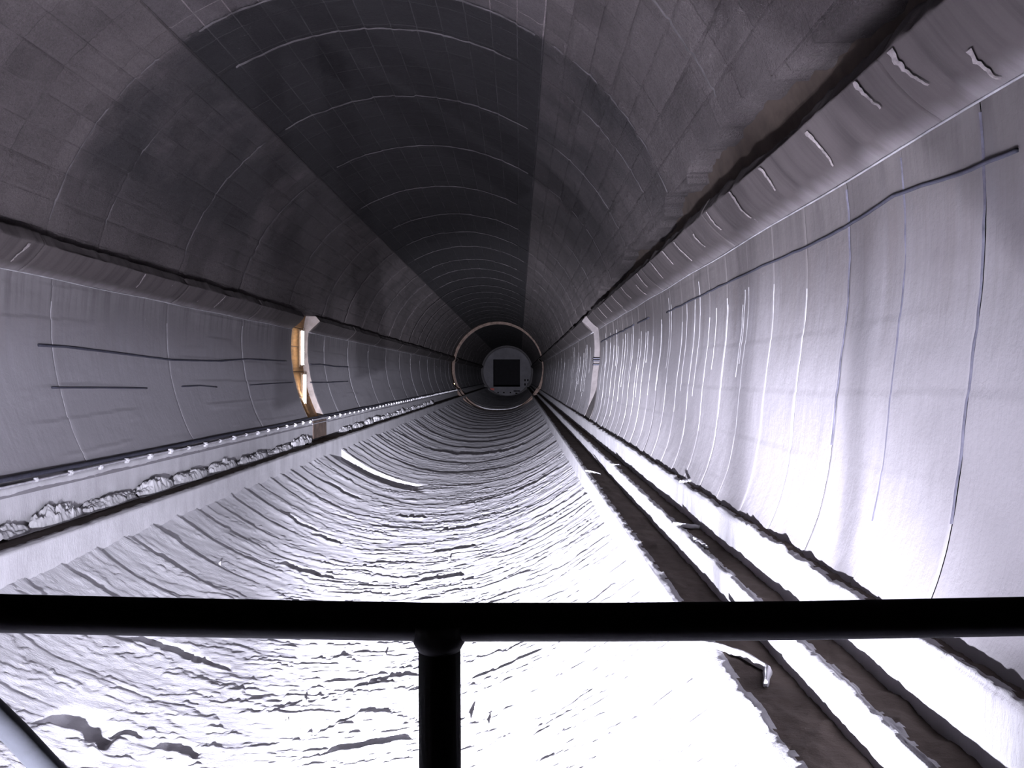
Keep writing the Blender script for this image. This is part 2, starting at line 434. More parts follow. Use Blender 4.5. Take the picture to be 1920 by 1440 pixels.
# corbels -----------------------------------------------------------
def corbel(side, breaks, label):
    root = empty('trim_1' if side < 0 else 'trim_2', (side * R, 0, ZB)); tag(root, label, None, None, 'structure')
    A = np.array([0.912, 0.195]) * R; B = np.array([math.sqrt(1 - 0.118 ** 2), 0.118]) * R
    prof = []
    for t in np.linspace(0, 1, 40):
        c = 0.010 * R * math.sin(PI * t)
        q = B + (A - B) * t
        prof.append(q + np.array([0.75, 0.66]) * (-c * 0.6))
    prof += [A + np.array([0.02, 0.035]) * R * t for t in np.linspace(0.1, 1, 8)]
    prof += [np.array([A[0] + 0.02 * R + t * 0.13 * R, A[1] + 0.035 * R]) for t in np.linspace(0.1, 1, 8)]
    prof = np.array(prof); n = len(prof)
    T = np.gradient(prof, axis=0); T /= np.linalg.norm(T, axis=1)[:, None]
    Nn = np.stack([-T[:, 1], T[:, 0]], 1)      # towards the inside
    if (Nn[5] @ np.array([-1, -1])) < 0: Nn = -Nn
    u = np.concatenate([[0], np.cumsum(np.linalg.norm(np.diff(prof, axis=0), axis=1))])
    for a, b in zip(breaks[:-1], breaks[1:]):
        if (a >= GA[0] - .01 and b <= GA[1] + .01) or (a >= GB[0] - .01 and b <= GB[1] + .01): continue
        ys = np.unique(np.concatenate([rows(a, b, 0.006, 0.02), [a + .01, b - .01]]))
        Uu, Y = np.meshgrid(u, ys)
        s = 41 if side > 0 else 51
        d = 0.012 * (fbm(Uu / 0.4, Y / 0.35, s) - 0.5) + 0.006 * (fbm(Uu / 0.9, Y / 0.12, s + 4, 3) - 0.5)
        tm = sstep(u[38], u[41], Uu)
        d = d + tm * (0.07 * (np.floor(fbm(Y / 0.9, Y * 0, s + 8, 3) * 6) / 6 - 0.5) + 0.05 * (fbm(Y / 0.15, Y * 0, s + 2, 3) - 0.5))
        d = d - 0.02 * (np.minimum(Y - a, b - Y) < 0.005)
        P = np.zeros(Y.shape + (3,))
        P[..., 0] = (prof[None, :, 0] + Nn[None, :, 0] * d) * side
        P[..., 2] = prof[None, :, 1] + Nn[None, :, 1] * d
        P[..., 1] = Y
        P -= np.array(root.location)
        grid('corbel_section', P, M['corbel'], root, flip=(side < 0))
    MB().tube([(B[0] * side - side * 0.006 - root.location.x, y, B[1] - root.location.z - 0.004 + 0.006 * math.sin(y * 2.1)) for y in np.concatenate([np.arange(-2, GA[0], .5), [GA[0]]])], 0.007, 8).build('lime_bead', M['seam_l'], root, True)
    MB().tube([(B[0] * side - side * 0.006 - root.location.x, y, B[1] - root.location.z - 0.004) for y in np.arange(GA[1], 60, 1.0)], 0.009, 6).build('lime_bead', M['seam_l'], root, True)
    DR = [(2.9, .2, .75), (3.35, .1, .5), (3.75, .45, .98), (4.15, .55, .98), (4.9, .3, .9), (5.8, .5, .95), (6.6, .35, .98), (7.4, .5, .98), (8.2, .4, .8), (9.0, .3, .95), (9.7, .5, .98), (10.6, .35, .98), (11.8, .4, .98), (12.4, .2, .7), (13.6, .4, .98), (15.0, .3, .98), (16.4, .4, .98), (17.6, .3, .98)]
    for q, (yd, ta, tb) in enumerate(DR):
        if side < 0 and q % 3: continue
        L = []
        for t in np.linspace(tb, ta, 16):
            k = t * 39; i0 = int(min(k, 38)); pp = prof[i0] + (prof[i0 + 1] - prof[i0]) * (k - i0) + Nn[i0] * 0.012
            yv = yd + 0.10 * math.sin((tb - t) * 5 + q) * (tb - t) + 0.02 * float(vnoise(t * 30, q, 44))
            wv = 0.006 + 0.030 * (1 - (tb - t) / (tb - ta)) * float(vnoise(t * 14, q * 3.3, 45))
            L.append([(pp[0] * side, yv - wv, pp[1]), ((pp[0] + Nn[i0][0] * .008) * side, yv, pp[1] + Nn[i0][1] * .008), (pp[0] * side, yv + wv, pp[1])])
        grid('lime_drip', np.array(L) - np.array(root.location), M['drip'], root, flip=(side > 0))
    # dark raw slot behind
    ys = rows(Y0, Y1, 0.02, 0.06, (GB[0], GB[1]))
    zz = np.linspace(0.15, 0.40, 12) * R
    Z, Y = np.meshgrid(zz, ys)
    r = R * 1.055 + 0.10 * (fbm(Z / 0.3, Y / 0.3, 61) - 0.5)
    P = np.stack([np.sqrt(r * r - Z * Z) * side, Y, Z], -1) - np.array(root.location)
    grid('slot_back', P, M['slot'], root, flip=(side < 0))
    return root
BR = [Y0, 0, 3.9, 7.6, 11.4, 15.2, 18.9, GA[0], GA[1], 27, 32, 38, 44, 50, 57, 63, GB[0], GB[1], 84, 98, 110, Y1]
corbel(1, BR, 'sloping concrete corbel along the right wall below the ragged slot')
corbel(-1, [Y0, 0, 5, 9.3, 13.4, 17.2] + BR[7:], 'smooth concrete corbel along the left wall below the thin dark slot')

# vault ------------------------------------------------------------
root = empty('ceiling', (0, 0, R)); tag(root, 'round concrete vault, soot-dark along its crown', None, None, 'structure')
PHJ = math.radians(33.5)
BAYS = [Y0, -2, 1.5, 4.2, 7.0, 9.7, 10.9, 13.5, 16.4, 19.9, 23.3, 26.2]
while BAYS[-1] + 3.6 < GB[0]: BAYS.append(BAYS[-1] + 3.05 + random.uniform(-.2, .3))
BAYS += [GB[0], GB[1], 80, 88, 96, 104, 112, Y1]
def edge_z(y, side):
    if side > 0:
        st = np.floor(vnoise(y / 0.75, y * 0, 71) * 5) / 5
        return R * (0.266 + (0.045 + 0.07 * st) * sstep(34, 5, y) + 0.012 * fbm(y / 0.12, y * 0, 73, 3))
    return R * (0.222 + 0.012 * np.floor(vnoise(y / 1.1, y * 0, 74) * 3) / 3 + 0.003 * fbm(y / 0.15, y * 0, 75, 3))
def vault_disp(arc, Y, crown):
    ci = np.floor(arc / 0.36); cj = np.floor(Y / 0.72)
    d = 0.014 * (_h(ci, cj, 81) - 0.5)
    d = d + 0.03 * (fbm(arc / 0.9, Y / 1.2, 83) - 0.5) + 0.02 * (fbm(arc / 0.14, Y / 0.14, 84, 3) - 0.5)
    fa = frac(arc / 0.36); fy = frac(Y / 0.72)
    d = d - 0.010 * (np.minimum(fa, 1 - fa) < 0.07) * (_h(ci, cj, 88) < 0.65) - 0.008 * (np.minimum(fy, 1 - fy) < 0.05) * (_h(ci, cj, 89) < 0.5)
    if not crown: d = d + 0.03 * sstep(0.52, 0.7, fbm(arc / 0.25, Y / 1.6, 85)) * fbm(arc / 0.06, Y / 0.06, 86, 2)
    return d
def vault_strip(a, b, which):
    ys = np.unique(np.concatenate([rows(a, b, 0.007, 0.03), [a + .01, b - .01]]))
    if which == 0:
        ph = np.linspace(-PHJ, PHJ, 140); PH, Y = np.meshgrid(ph, ys)
        arc = PH * R + 20
        r = R - vault_disp(arc, Y, True)
        e = np.minimum(Y - a, b - Y) < 0.005; e2 = np.minimum(PH + PHJ, PHJ - PH) < 0.0005
        r = r + 0.02 * (e | e2)
        P = np.stack([r * np.sin(PH), Y, r * np.cos(PH)], -1)
    else:
        side = which
        ez = edge_z(ys, side)
        pe = np.arccos(np.clip(ez / R, -1, 1))
        t = np.linspace(0, 1, 150)
        PH = pe[:, None] + (PHJ - pe[:, None]) * t[None, :]
        Y = np.repeat(ys[:, None], len(t), 1)
        arc = PH * R * side + 20
        r = R - vault_disp(arc, Y, False)
        e = np.minimum(Y - a, b - Y) < 0.005; e2 = np.zeros_like(e); e2[:, -1] = True
        r = r + 0.02 * (e | e2) - 0.008
        P = np.stack([side * r * np.sin(PH), Y, r * np.cos(PH)], -1)
        under = []
        for dr in (0.34, 0.15, 0.02):
            q = P[:, 0, :].copy(); q[:, 0] += side * dr; q[:, 2] += 0.02 * dr; under.append(q)
        P = np.concatenate([np.stack(under, 1), P], 1)
        arc = np.concatenate([np.repeat(arc[:, :1], 3, 1), arc], 1)
        Y = P[..., 1]
    U = np.stack([arc, Y], -1)
    P = P - np.array((0, 0, R))
    return grid('vault_panel', P, M['crown'] if which == 0 else M['haunch'], root, U, flip=(which != 1))
for a, b in zip(BAYS[:-1], BAYS[1:]):
    if a >= GB[0] - .01 and b <= GB[1] + .01: continue
    for wch in (-1, 0, 1): vault_strip(a, b, wch)
for i, j in enumerate(BAYS):      # pale lime line on each bay joint
    if j < 5 or j > 66: continue
    for (p0, p1) in ((-1.30, -0.62), (-0.56, 0.56), (0.62, 1.22)):
        if abs(p0) > 1.2 and random.random() < 0.2: continue
        ph = np.linspace(p0 + random.uniform(0, .1), p1 - random.uniform(0, .1), 90)
        wob = 0.02 * (fbm(ph * 8, ph * 0 + i, 91) - 0.5)
        ww = (0.010 + 0.0009 * j) * (0.15 + 1.2 * vnoise(ph * 25, ph * 0 + i, 92))
        L = []
        for k, off in ((-1, 0.012), (0, 0.028), (1, 0.012)):
            yy = j + wob + k * ww
            r = R - vault_disp(ph * R + 20, yy, True) - off + 0.008
            L.append(np.stack([r * np.sin(ph), yy, r * np.cos(ph)], -1))
        grid('joint_seam', np.stack(L, 1) - np.array((0, 0, R)), M['seam_v'], root, flip=True)

# floor ------------------------------------------------------------
def floor_z(x): return R * (-0.94 + 0.25 * np.abs(x / R / 0.752) ** 2.3)
XL, XR = -0.752 * R, 0.772 * R
# pits where the crust has broken away: px, py of the near lip's middle, length across, width along, depth
PITS = [(125, 1392, .42, .20, .09), (310, 1232, .62, .12, .07), (320, 1425, .26, .10, .05), (225, 1385, .2, .05, .04),
        (555, 1074, .42, .14, .06), (600, 1086, .25, .10, .04), (825, 1090, .50, .14, .06), (610, 1014, .40, .12, .05), (850, 1034, .55, .14, .05),
        (770, 972, .50, .14, .04), (560, 985, .5, .12, .04), (735, 1278, .35, .06, .05), (700, 1290, .3, .05, .04), (860, 995, .6, .2, .04),
        (950, 1250, .5, .04, .03), (890, 855, 3.0, .5, .07), (640, 925, .6, .2, .05), (390, 1255, .3, .05, .04), (690, 1408, .5, .08, .05)]
def floor_hit(px, py):
    dx, dz = px_dir(px, py); lo, hi = 1.0, 150.0
    for _ in range(60):
        t = (lo + hi) / 2
        if CAMZ + dz * t > floor_z(CAMX + dx * t): lo = t
        else: hi = t
    return CAMX + dx * lo, lo
PW = [(floor_hit(p[0], p[1]), p[2] * 1.15, p[3] * 1.5, p[4] * 1.1) for p in PITS]
def floor_disp(X, Y):
    far = sstep(8, 40, Y)
    calm = 1 - 0.45 * sstep(0.3, 1.6, X) * sstep(13, 7, Y)
    wy = Y + 0.30 * (fbm(X / 2.0, Y / 2.0, 101, 3) - 0.5)
    # shuttering laps: rise away from the platform, then drop
    A = 0.004 + 0.045 * sstep(-1.2, -2.75, X) + 0.012 * sstep(1.6, 2.8, X) * sstep(7, 14, Y)
    d = A * (0.25 + 0.9 * vnoise(X / 1.1, Y / 0.5, 131)) * frac((Y + 0.08 * (fbm(X / 0.8, Y / 2, 102, 3) - .5) - 7.75) / 0.71) ** 1.3
    # flaking crust scarps: many short thin sheets lying across the floor
    for sc, am, sd, lx in ((0.27, 0.013, 103, 0.8), (0.13, 0.011, 105, 0.5), (0.065, 0.007, 108, 0.3), (0.7, 0.012, 107, 1.8)):
        ph = Y / sc + 3.0 * fbm(X / lx, Y / (sc * 5), sd, 4) + 0.25 * vnoise(X / 0.05, Y / 0.1, sd + 2)
        msk = sstep(0.46, 0.60, fbm(X / (lx * 0.7), Y / (sc * 1.3), sd + 1, 4))
        fade = 1.0 if sc > 0.2 else sstep(sc * 260, sc * 130, Y)
        d = d + am * frac(ph) ** 1.3 * (0.03 + 1.05 * msk) * fade * calm
    d = d + 0.010 * (fbm(X / 0.12, Y / 0.05, 111, 4) - 0.5) + 0.014 * (fbm(X / 1.6, Y / 0.6, 113, 4) - 0.5)
    d = d + far * 0.05 * (frac(wy / 2.9 + fbm(X / 3, Y / 9, 115, 3)) ** 1.2 - .5) + far * 0.055 * (fbm(X / 3.0, Y / 1.6, 117, 4) - .5)
    for (x0, y0), L, Wd, dp in PW:
        lip = y0 + 0.22 * Wd * (vnoise(X / 0.05, X * 0, 121) - .5) + 0.5 * Wd * (vnoise(X / 0.22, X * 0, 122) - .5) + 0.1 * (X - x0) * np.sign(x0 - 0.3)
        t = (Y - lip) / (Wd * 1.3)
        prof = sstep(0, 0.12, t) * (1 - sstep(0.35, 1.2, t))
        ee = 1 - np.abs((X - x0) / (L * 0.62)); mk = sstep(0.0, 0.35, ee)
        d = d - dp * prof * mk
        d = d + 0.35 * dp * mk * sstep(-1.2, 0, t) * (t < 0)
    # first ring groove, left half of the floor
    g = ((Y > 20.45) & (Y < 21.75)) * 1.0
    d = d - 0.22 * g * sstep(-0.5, -1.5, X)
    g2 = ((Y > GB[0]) & (Y < GB[1])) * 1.0
    d = d - 0.22 * g2
    # a few standing chips
    return d
def make_floor():
    xs = np.linspace(XL, XR, 330)
    ys = rows(0.6, Y1, 0.0037, 0.016, (20.45, 21.75, GB[0], GB[1]))
    ys = np.concatenate([np.linspace(Y0, 0.5, 30), ys])
    X, Y = np.meshgrid(xs, ys)
    Z = floor_z(X); D = floor_disp(X, Y)
    P = np.stack([X - D * 0.5 * (X / R), Y, Z + D], -1)
    o = grid('floor', P, M['floor'])
    tag(o, 'bowl-shaped tunnel floor under a flaky crust of white dust', None, None, 'structure')
make_floor()

# side ledges -------------------------------------------------------
def ledge(name, pts, side, seed, label, steps=0.022, ragged=0.02, y1=Y1, gap=None):
    pts = np.array(pts, float) * R
    prof = [pts[0]]
    for a, b in zip(pts[:-1], pts[1:]):
        n = max(3, int(np.linalg.norm(b - a) / steps))
        for t in np.linspace(0, 1, n + 1)[1:]: prof.append(a + (b - a) * t)
    prof = np.array(prof)
    T = np.gradient(prof, axis=0); T /= np.linalg.norm(T, axis=1)[:, None]
    Nn = np.stack([T[:, 1], -T[:, 0]], 1) * (-1)
    u = np.concatenate([[0], np.cumsum(np.linalg.norm(np.diff(prof, axis=0), axis=1))])
    ys = np.concatenate([np.linspace(Y0, 2.4, 40), rows(2.5, y1, 0.006, 0.018)])
    Uu, Y = np.meshgrid(u, ys)
    flat = np.abs(T[:, 1])[None, :] < 0.4
    d = 0.016 * (fbm(Uu / 0.3, Y / 0.3, seed) - 0.5) + 0.010 * (fbm(Uu / 0.25, Y / 0.05, seed + 2, 3) - 0.5)
    d = d + flat * (ragged * 1.4 * (fbm(Uu / 0.12, Y / 0.22, seed + 4, 4) - 0.5) + ragged * 0.6 * (fbm(Uu / 0.05, Y / 0.05, seed + 6, 3) - .5))
    P = np.zeros(Y.shape + (3,))
    P[..., 0] = (prof[None, :, 0] + Nn[None, :, 0] * d) * side
    P[..., 2] = prof[None, :, 1] + Nn[None, :, 1] * d
    # slow wander of the line
    P[..., 2] += 0.02 * (fbm(Y / 2.5, Y * 0, seed + 8, 3) - 0.5)
    P[..., 1] = Y
    o = grid(name, P, M['kerb'], flip=(side < 0))
    o.data.materials.append(M['shaded_silt'])          # flat tops: brown with their shade painted in, ragged towards the edge
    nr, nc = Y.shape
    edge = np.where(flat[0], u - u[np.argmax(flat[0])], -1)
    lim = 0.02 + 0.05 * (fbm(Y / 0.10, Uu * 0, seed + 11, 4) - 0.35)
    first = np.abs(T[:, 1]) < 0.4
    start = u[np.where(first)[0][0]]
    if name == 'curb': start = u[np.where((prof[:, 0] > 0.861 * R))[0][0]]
    shaded_silt = ((Uu - start) > lim) & (Uu >= start)
    q = shaded_silt[:-1, :-1].astype(np.int32).ravel()
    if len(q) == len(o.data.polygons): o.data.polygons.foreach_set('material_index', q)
    tag(o, label, None, None, 'structure')
    return o
# profiles in tunnel radii: (distance from axis, height)
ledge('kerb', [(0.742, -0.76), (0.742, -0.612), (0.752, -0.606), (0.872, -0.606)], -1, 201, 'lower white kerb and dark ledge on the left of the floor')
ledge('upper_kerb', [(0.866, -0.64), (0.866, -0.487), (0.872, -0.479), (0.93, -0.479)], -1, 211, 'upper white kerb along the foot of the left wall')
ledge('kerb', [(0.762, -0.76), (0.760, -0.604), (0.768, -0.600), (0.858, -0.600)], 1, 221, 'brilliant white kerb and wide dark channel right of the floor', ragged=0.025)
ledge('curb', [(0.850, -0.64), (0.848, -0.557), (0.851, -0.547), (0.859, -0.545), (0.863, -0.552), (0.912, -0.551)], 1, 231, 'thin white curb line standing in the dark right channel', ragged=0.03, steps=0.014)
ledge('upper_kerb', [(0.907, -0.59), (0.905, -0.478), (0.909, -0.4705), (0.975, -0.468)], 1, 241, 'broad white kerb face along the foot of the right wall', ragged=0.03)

# ring recesses -----------------------------------------------------
def side_profile(side, zf):
    zs = np.linspace(zf, ZB, 30)
    P = wall_pt(zs, zs * 0, side, 0.0)[:, [0, 2]]
    A = np.array([0.912 * side, 0.195]) * R
    B = P[-1]
    c = [B + (A - B) * t for t in np.linspace(0.1, 1, 10)]
    return np.vstack([P, c, [A + np.array([0.03 * side, 0.035]) * R]])
def recess(side, zf, depth, back_m, face_m, label, zlo=None):
    root_ = empty('recess_left' if side < 0 else 'recess_right', (side * R, GA[0], zf))
    tag(root_, label, None, None, 'structure')
    pr = side_profile(side, zf)
    ang = np.arctan2(pr[:, 1], pr[:, 0] * side)
    zz = pr[:, 1]
    dep = np.full(len(zz), depth)
    if zlo is not None: dep = depth * sstep(zlo - 0.5, zlo + 0.2, zz) + 0.004
    ro = R + dep
    if side > 0: ro = ro + (wall_r(zz, 1) - R)
    back = np.stack([side * np.sqrt(ro ** 2 - zz ** 2), zz], 1)
    loc = np.array(root_.location)
    # boards of the back, one by one
    if back_m is M['ply']:
        idx = np.linspace(0, len(zz) - 1, 6).astype(int)
        for i0, i1 in zip(idx[:-1], idx[1:]):
            for (ya, yb) in ((GA[0], GA[1]),):
                q = back[i0:i1 + 1]
                P = np.zeros((2, len(q), 3))
                zc = q[:, 1].copy(); zc[0] += .008; zc[-1] -= .008
                for k, yv in enumerate((ya, yb)):
                    P[k, :, 0] = q[:, 0]; P[k, :, 1] = yv; P[k, :, 2] = zc
                o = grid('board', P - loc, back_m, root_, flip=(side < 0))
                sm = o.modifiers.new('t', 'SOLIDIFY'); sm.thickness = 0.018; sm.offset = -1
    P = np.zeros((2, len(back), 3))
    for k, yv in enumerate(GA):
        P[k, :, 0] = back[:, 0] + side * 0.03 * (back_m is M['ply']); P[k, :, 1] = yv; P[k, :, 2] = back[:, 1]
    grid('recess_back', P - loc, face_m, root_, flip=(side < 0))
    for yv, fl in ((GA[0], True), (GA[1], False)):
        P = np.zeros((2, len(back), 3))
        for k, q in enumerate((pr, back + np.array([[side * 0.03, 0]]))):
            P[k, :, 0] = q[:, 0]; P[k, :, 1] = yv; P[k, :, 2] = q[:, 1]
        grid('reveal', P - loc, face_m, root_, flip=fl != (side < 0))
    return root_
rl = recess(-1, ZL - 0.05, 0.15, M['ply'], M['recess'], 'tall wall recess with orange boarding lit by tubes on the left')
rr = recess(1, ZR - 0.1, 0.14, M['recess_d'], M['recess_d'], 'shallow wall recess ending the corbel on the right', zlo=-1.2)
MB().box((-0.876 * R, GA[0] + .1, -0.598 * R), (-0.862 * R, GA[1] - .1, -0.482 * R)).build('timber_block', M['rust'], None).parent = rl
ob = bpy.data.objects['timber_block']; ob.location = -Vector(rl.location)
for zz in (-1.99, -1.88):
    o = MB().tube([(-0.858 * R, GA[0] - .05, zz), (-0.858 * R, GA[1] + .1, zz)], 0.012, 8).build('cross_rail', M['conduit'], rl)
    o.location = -Vector(rl.location)

for zz in (-0.28, -0.34, -0.45):
    o = MB().box((0.985 * R, GA[1] - .25, zz), (1.03 * R, GA[1] - .02, zz + 0.03)).build('rung', M['cable'], rr)
    o.location = -Vector(rr.location)
# ring two: all round
rb = empty('trim_3', (0, GB[0], 0)); tag(rb, 'rust-brown ring recess running right round the far tunnel', None, None, 'structure')
th = np.linspace(0, 2 * PI, 140)
prof = []
for a in th:
    c, s = math.cos(a), math.sin(a)
    prof.append((1.0, c, s))
P = np.zeros((2, len(th), 3)); Q = np.zeros((2, len(th), 3)); Qn = np.zeros((2, len(th), 3))
for i, a in enumerate(th):
    c, s = math.cos(a), math.sin(a)
    ro = R * 1.06; ri = R * 1.0
    if s < -0.45: ro = R * 1.03; ri = R * 0.98
    for k, yv in enumerate((0, GB[1] - GB[0])): P[k, i] = (ro * c, yv, ro * s)
    for k, rr_ in enumerate((ri, ro)):
        Q[k, i] = (rr_ * c, GB[1] - GB[0], rr_ * s); Qn[k, i] = (rr_ * c, 0.0, rr_ * s)
grid('ring_back', P, M['rust'], rb); grid('ring_face', Q, M['rust'], rb); grid('ring_face', Qn, M['rust'], rb)

# bulkhead at the end -------------------------------------------------
bh = empty('bulkhead_wall', (0, Y1, -R)); tag(bh, 'round grey end wall of the tunnel pierced by a square opening', None, None, 'structure')
S = 0.02 * R
HOLES = [(-0.54, 0.50, -0.586, 0.477), (0.67, 0.72, -0.375, -0.29), (0.78, 0.83, -0.375, -0.29), (0.67, 0.72, -0.545, -0.455), (0.78, 0.83, -0.545, -0.455),
         (0.25, 0.50, -0.775, -0.735), (0.32, 0.40, -0.86, -0.82), (-0.38, -0.33, -0.84, -0.79), (-0.16, -0.10, -0.84, -0.79), (0.10, 0.15, -0.84, -0.79)]
vs = {}; V = []; F = []
xs_ = sorted(set([round(i * 0.04 - 1.04, 4) for i in range(53)] + [v for h in HOLES for v in h[:2]]))
zs_ = sorted(set([round(i * 0.04 - 1.04, 4) for i in range(53)] + [v for h in HOLES for v in h[2:]]))
def vid(x, z, y):
    k = (x, z, y)
    if k not in vs: vs[k] = len(V); V.append((x * R, y, z * R + R))
    return vs[k]
def solid(i, j):
    if not (0 <= i < len(xs_) - 1 and 0 <= j < len(zs_) - 1): return False
    cx, cz = (xs_[i] + xs_[i + 1]) / 2, (zs_[j] + zs_[j + 1]) / 2
    if math.hypot(cx, cz) > 1.06: return False
    return not any(h[0] < cx < h[1] and h[2] < cz < h[3] for h in HOLES)
for i in range(len(xs_) - 1):
    for j in range(len(zs_) - 1):
        if not solid(i, j): continue
        a, b, c, d = (xs_[i], zs_[j]), (xs_[i + 1], zs_[j]), (xs_[i + 1], zs_[j + 1]), (xs_[i], zs_[j + 1])
        F.append([vid(*p, 0.0) for p in (a, b, c, d)]); F.append([vid(*p, 0.6) for p in (d, c, b, a)])
        for (di, dj, p, q) in ((0, -1, b, a), (1, 0, c, b), (0, 1, d, c), (-1, 0, a, d)):
            if not solid(i + di, j + dj): F.append([vid(*p, 0.0), vid(*q, 0.0), vid(*q, 0.6), vid(*p, 0.6)])
link('end_wall', V, F, M['bulk'], bh, smooth=False)
# dark chamber behind
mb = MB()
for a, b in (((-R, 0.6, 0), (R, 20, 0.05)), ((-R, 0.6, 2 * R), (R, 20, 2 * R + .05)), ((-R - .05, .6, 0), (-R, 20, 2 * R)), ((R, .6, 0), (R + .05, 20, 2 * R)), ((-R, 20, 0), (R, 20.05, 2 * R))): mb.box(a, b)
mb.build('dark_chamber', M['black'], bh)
# rim of the end wall: a stepped ring
P = np.zeros((3, 120, 3))
for i, a in enumerate(np.linspace(0, 2 * PI, 120)):
    for k, (r_, yv) in enumerate(((0.93, 0.0), (0.93, -1.2), (1.06, -1.2))): P[k, i] = (r_ * R * math.cos(a), yv, r_ * R * math.sin(a) + R)
grid('rim', P, M['frame'], bh)
MB().box((-0.66 * R, -0.5, 0.28 * R), (-0.50 * R, -0.02, 0.36 * R)).build('red_box', M['red'], bh)

# ------------------------------------------------------------------ fixtures
def luminaire(y, z0, z1, label, tubes=((-0.05, 0), (0.07, 0)), xb=-0.998):
    root_ = empty('tube_light', (xb * R, y, z0)); tag(root_, label, 'lamp', 'fluorescent lamps in the left recess')
    L = z1 - z0
    t = 0.05
    MB().box((-0.10, 0.02, 0), (-0.06, 0.09, L)).build('housing', M['housing'], root_, bevel=0.006)
    for zz in (0.02, L - 0.05):
        MB().box((-0.06, -0.03, zz), (0.02, 0.14, zz + 0.03)).build('lamp_holder', M['housing'], root_)
    for dy, dx in tubes:
        MB().tube([(0.0, dy, 0.05), (0.0, dy, L - 0.05)], 0.017, 12).build('tube', M['tube'], root_, smooth=True)
    return root_
luminaire(21.40, -0.50, 0.52, 'upper pair of lit white tubes in the orange left recess', ((-0.02, 0), (0.13, 0)), -0.985)
luminaire(21.40, -1.93, -0.66, 'lower pair of lit white tubes in the orange left recess', ((-0.02, 0), (0.13, 0)), -0.972)

for k, (a, lab) in enumerate(((168, 'warm bulb lighting the far ring recess, upper left wall'), (200, 'warm bulb lighting the far ring recess, foot of left wall'), (250, 'warm bulb in the far ring groove in the floor'))):
    an = math.radians(a)
    r_ = 1.02 * R if a < 220 else 0.985 * R
    p = (r_ * math.cos(an), GB[0] + 0.6, r_ * math.sin(an))
    if a == 250: p = (p[0], p[1], -0.95 * R)
    e = empty('bulb_lamp', p); tag(e, lab, 'lamp', None)
    MB().tube([(0, 0, -0.06), (0, 0, -0.03), (0, 0, 0.03), (0, 0, 0.06)], [0.03, 0.07, 0.07, 0.03], 12).build('bulb', M['bulb'], e, smooth=True)
    MB().tube([(0, 0, -0.14), (0, 0, -0.06)], 0.04, 10).build('socket', M['housing'], e)

# left foot: dark pipe, pale conduit with clips
pts = [(-0.876 * R, y, -0.463 * R + 0.006 * math.sin(y)) for y in np.arange(-4, 120, 1.0)]
tag(MB().tube(pts, 0.028, 8).build('pipe', M['cable'], None, True), 'black pipe along the left wall foot above the clipped conduit', 'pipe')
root_ = empty('conduit', (-0.862 * R, 8, -0.479 * R)); tag(root_, 'pale dusty conduit with white clips on the left upper kerb edge', 'conduit')
zc = -0.476 * R
o = MB().tube([(0, y - 8, 0.010 + 0.008 * math.sin(y * 1.3)) for y in np.arange(-3, 110, 0.8)], 0.013, 8).build('pipe_run', M['conduit'], root_, True)
cl = None
yv = 4.0
while yv < 68:
    if not (GA[0] - .1 < yv < GA[1] + .1):
        if cl is None:
            cl = MB().box((-0.02, -0.035, -0.05), (0.035, 0.035, 0.04)).tube([(0.03, 0, 0.0), (0.06, 0, 0.0)], 0.022, 8).build('clip', M['clip'], root_, bevel=0)
            c = cl
        else:
            c = cl.copy(); C.objects.link(c); c.parent = root_
        c.location = (0, yv - 8, 0.01 + random.uniform(-.01, .01))
        sc_ = random.uniform(0.5, 0.8) * (1 + yv / 200); c.scale = (sc_, sc_, sc_)
    yv += 0.68

# wall cables ---------------------------------------------------------
def wall_cable(pix, side, r, label, m=None, jag=0.0):
    zy = [hit(px, py, side) for px, py in pix]
    P = []
    for (z0, y0), (z1, y1) in zip(zy[:-1], zy[1:]):
        n = max(4, int(abs(y1 - y0) / 0.15))
        for t in np.arange(n) / n: P.append((z0 + (z1 - z0) * t, y0 + (y1 - y0) * t))
    P.append(zy[-1])
    pts = []; rs = []
    for z, y in P:
        z2 = z + jag * (float(vnoise(y * 9, 0.5, 301)) - .5)
        pts.append(tuple(wall_pt(z2, y, side, r * 0.5))); rs.append(r * (0.75 + 0.5 * float(vnoise(y * 3, 2.5, 303))))
    o = MB().tube(pts, rs, 8).build('cable', m or M['cable'], None, True)
    tag(o, label, 'cable', 'cables on the tunnel walls')
    return o
wall_cable([(1903, 284), (1820, 320), (1745, 345), (1672, 370), (1620, 405), (1570, 435), (1500, 470), (1440, 495), (1388, 519), (1355, 535), (1300, 562), (1250, 586)], 1, 0.010, 'long black cable sagging down the right wall below the corbel', jag=0.012)
wall_cable([(1217, 596), (1196, 606)], 1, 0.013, 'short black cable scrap on the right wall after the long cable')
wall_cable([(1189, 610), (1165, 622), (1152, 628), (1127, 641)], 1, 0.014, 'dark cable piece ending at the right wall recess', jag=0.03)
wall_cable([(66, 647), (120, 650), (210, 661), (320, 675), (410, 677), (460, 673), (535, 677)], -1, 0.016, 'long dark cable sagging across the left wall')
wall_cable([(90, 727), (180, 727), (272, 728)], -1, 0.012, 'straight dark cable low on the left wall')
wall_cable([(338, 725), (372, 723), (403, 726)], -1, 0.012, 'short dark cable piece right of the straight low one')
wall_cable([(465, 722), (510, 719), (547, 717)], -1, 0.012, 'thin low cable running into the orange recess')
wall_cable([(580, 683), (600, 683), (625, 687), (651, 688)], -1, 0.017, 'upper thin cable just beyond the lit recess')
wall_cable([(580, 717), (615, 717), (651, 715)], -1, 0.015, 'lower thin cable just beyond the lit recess')

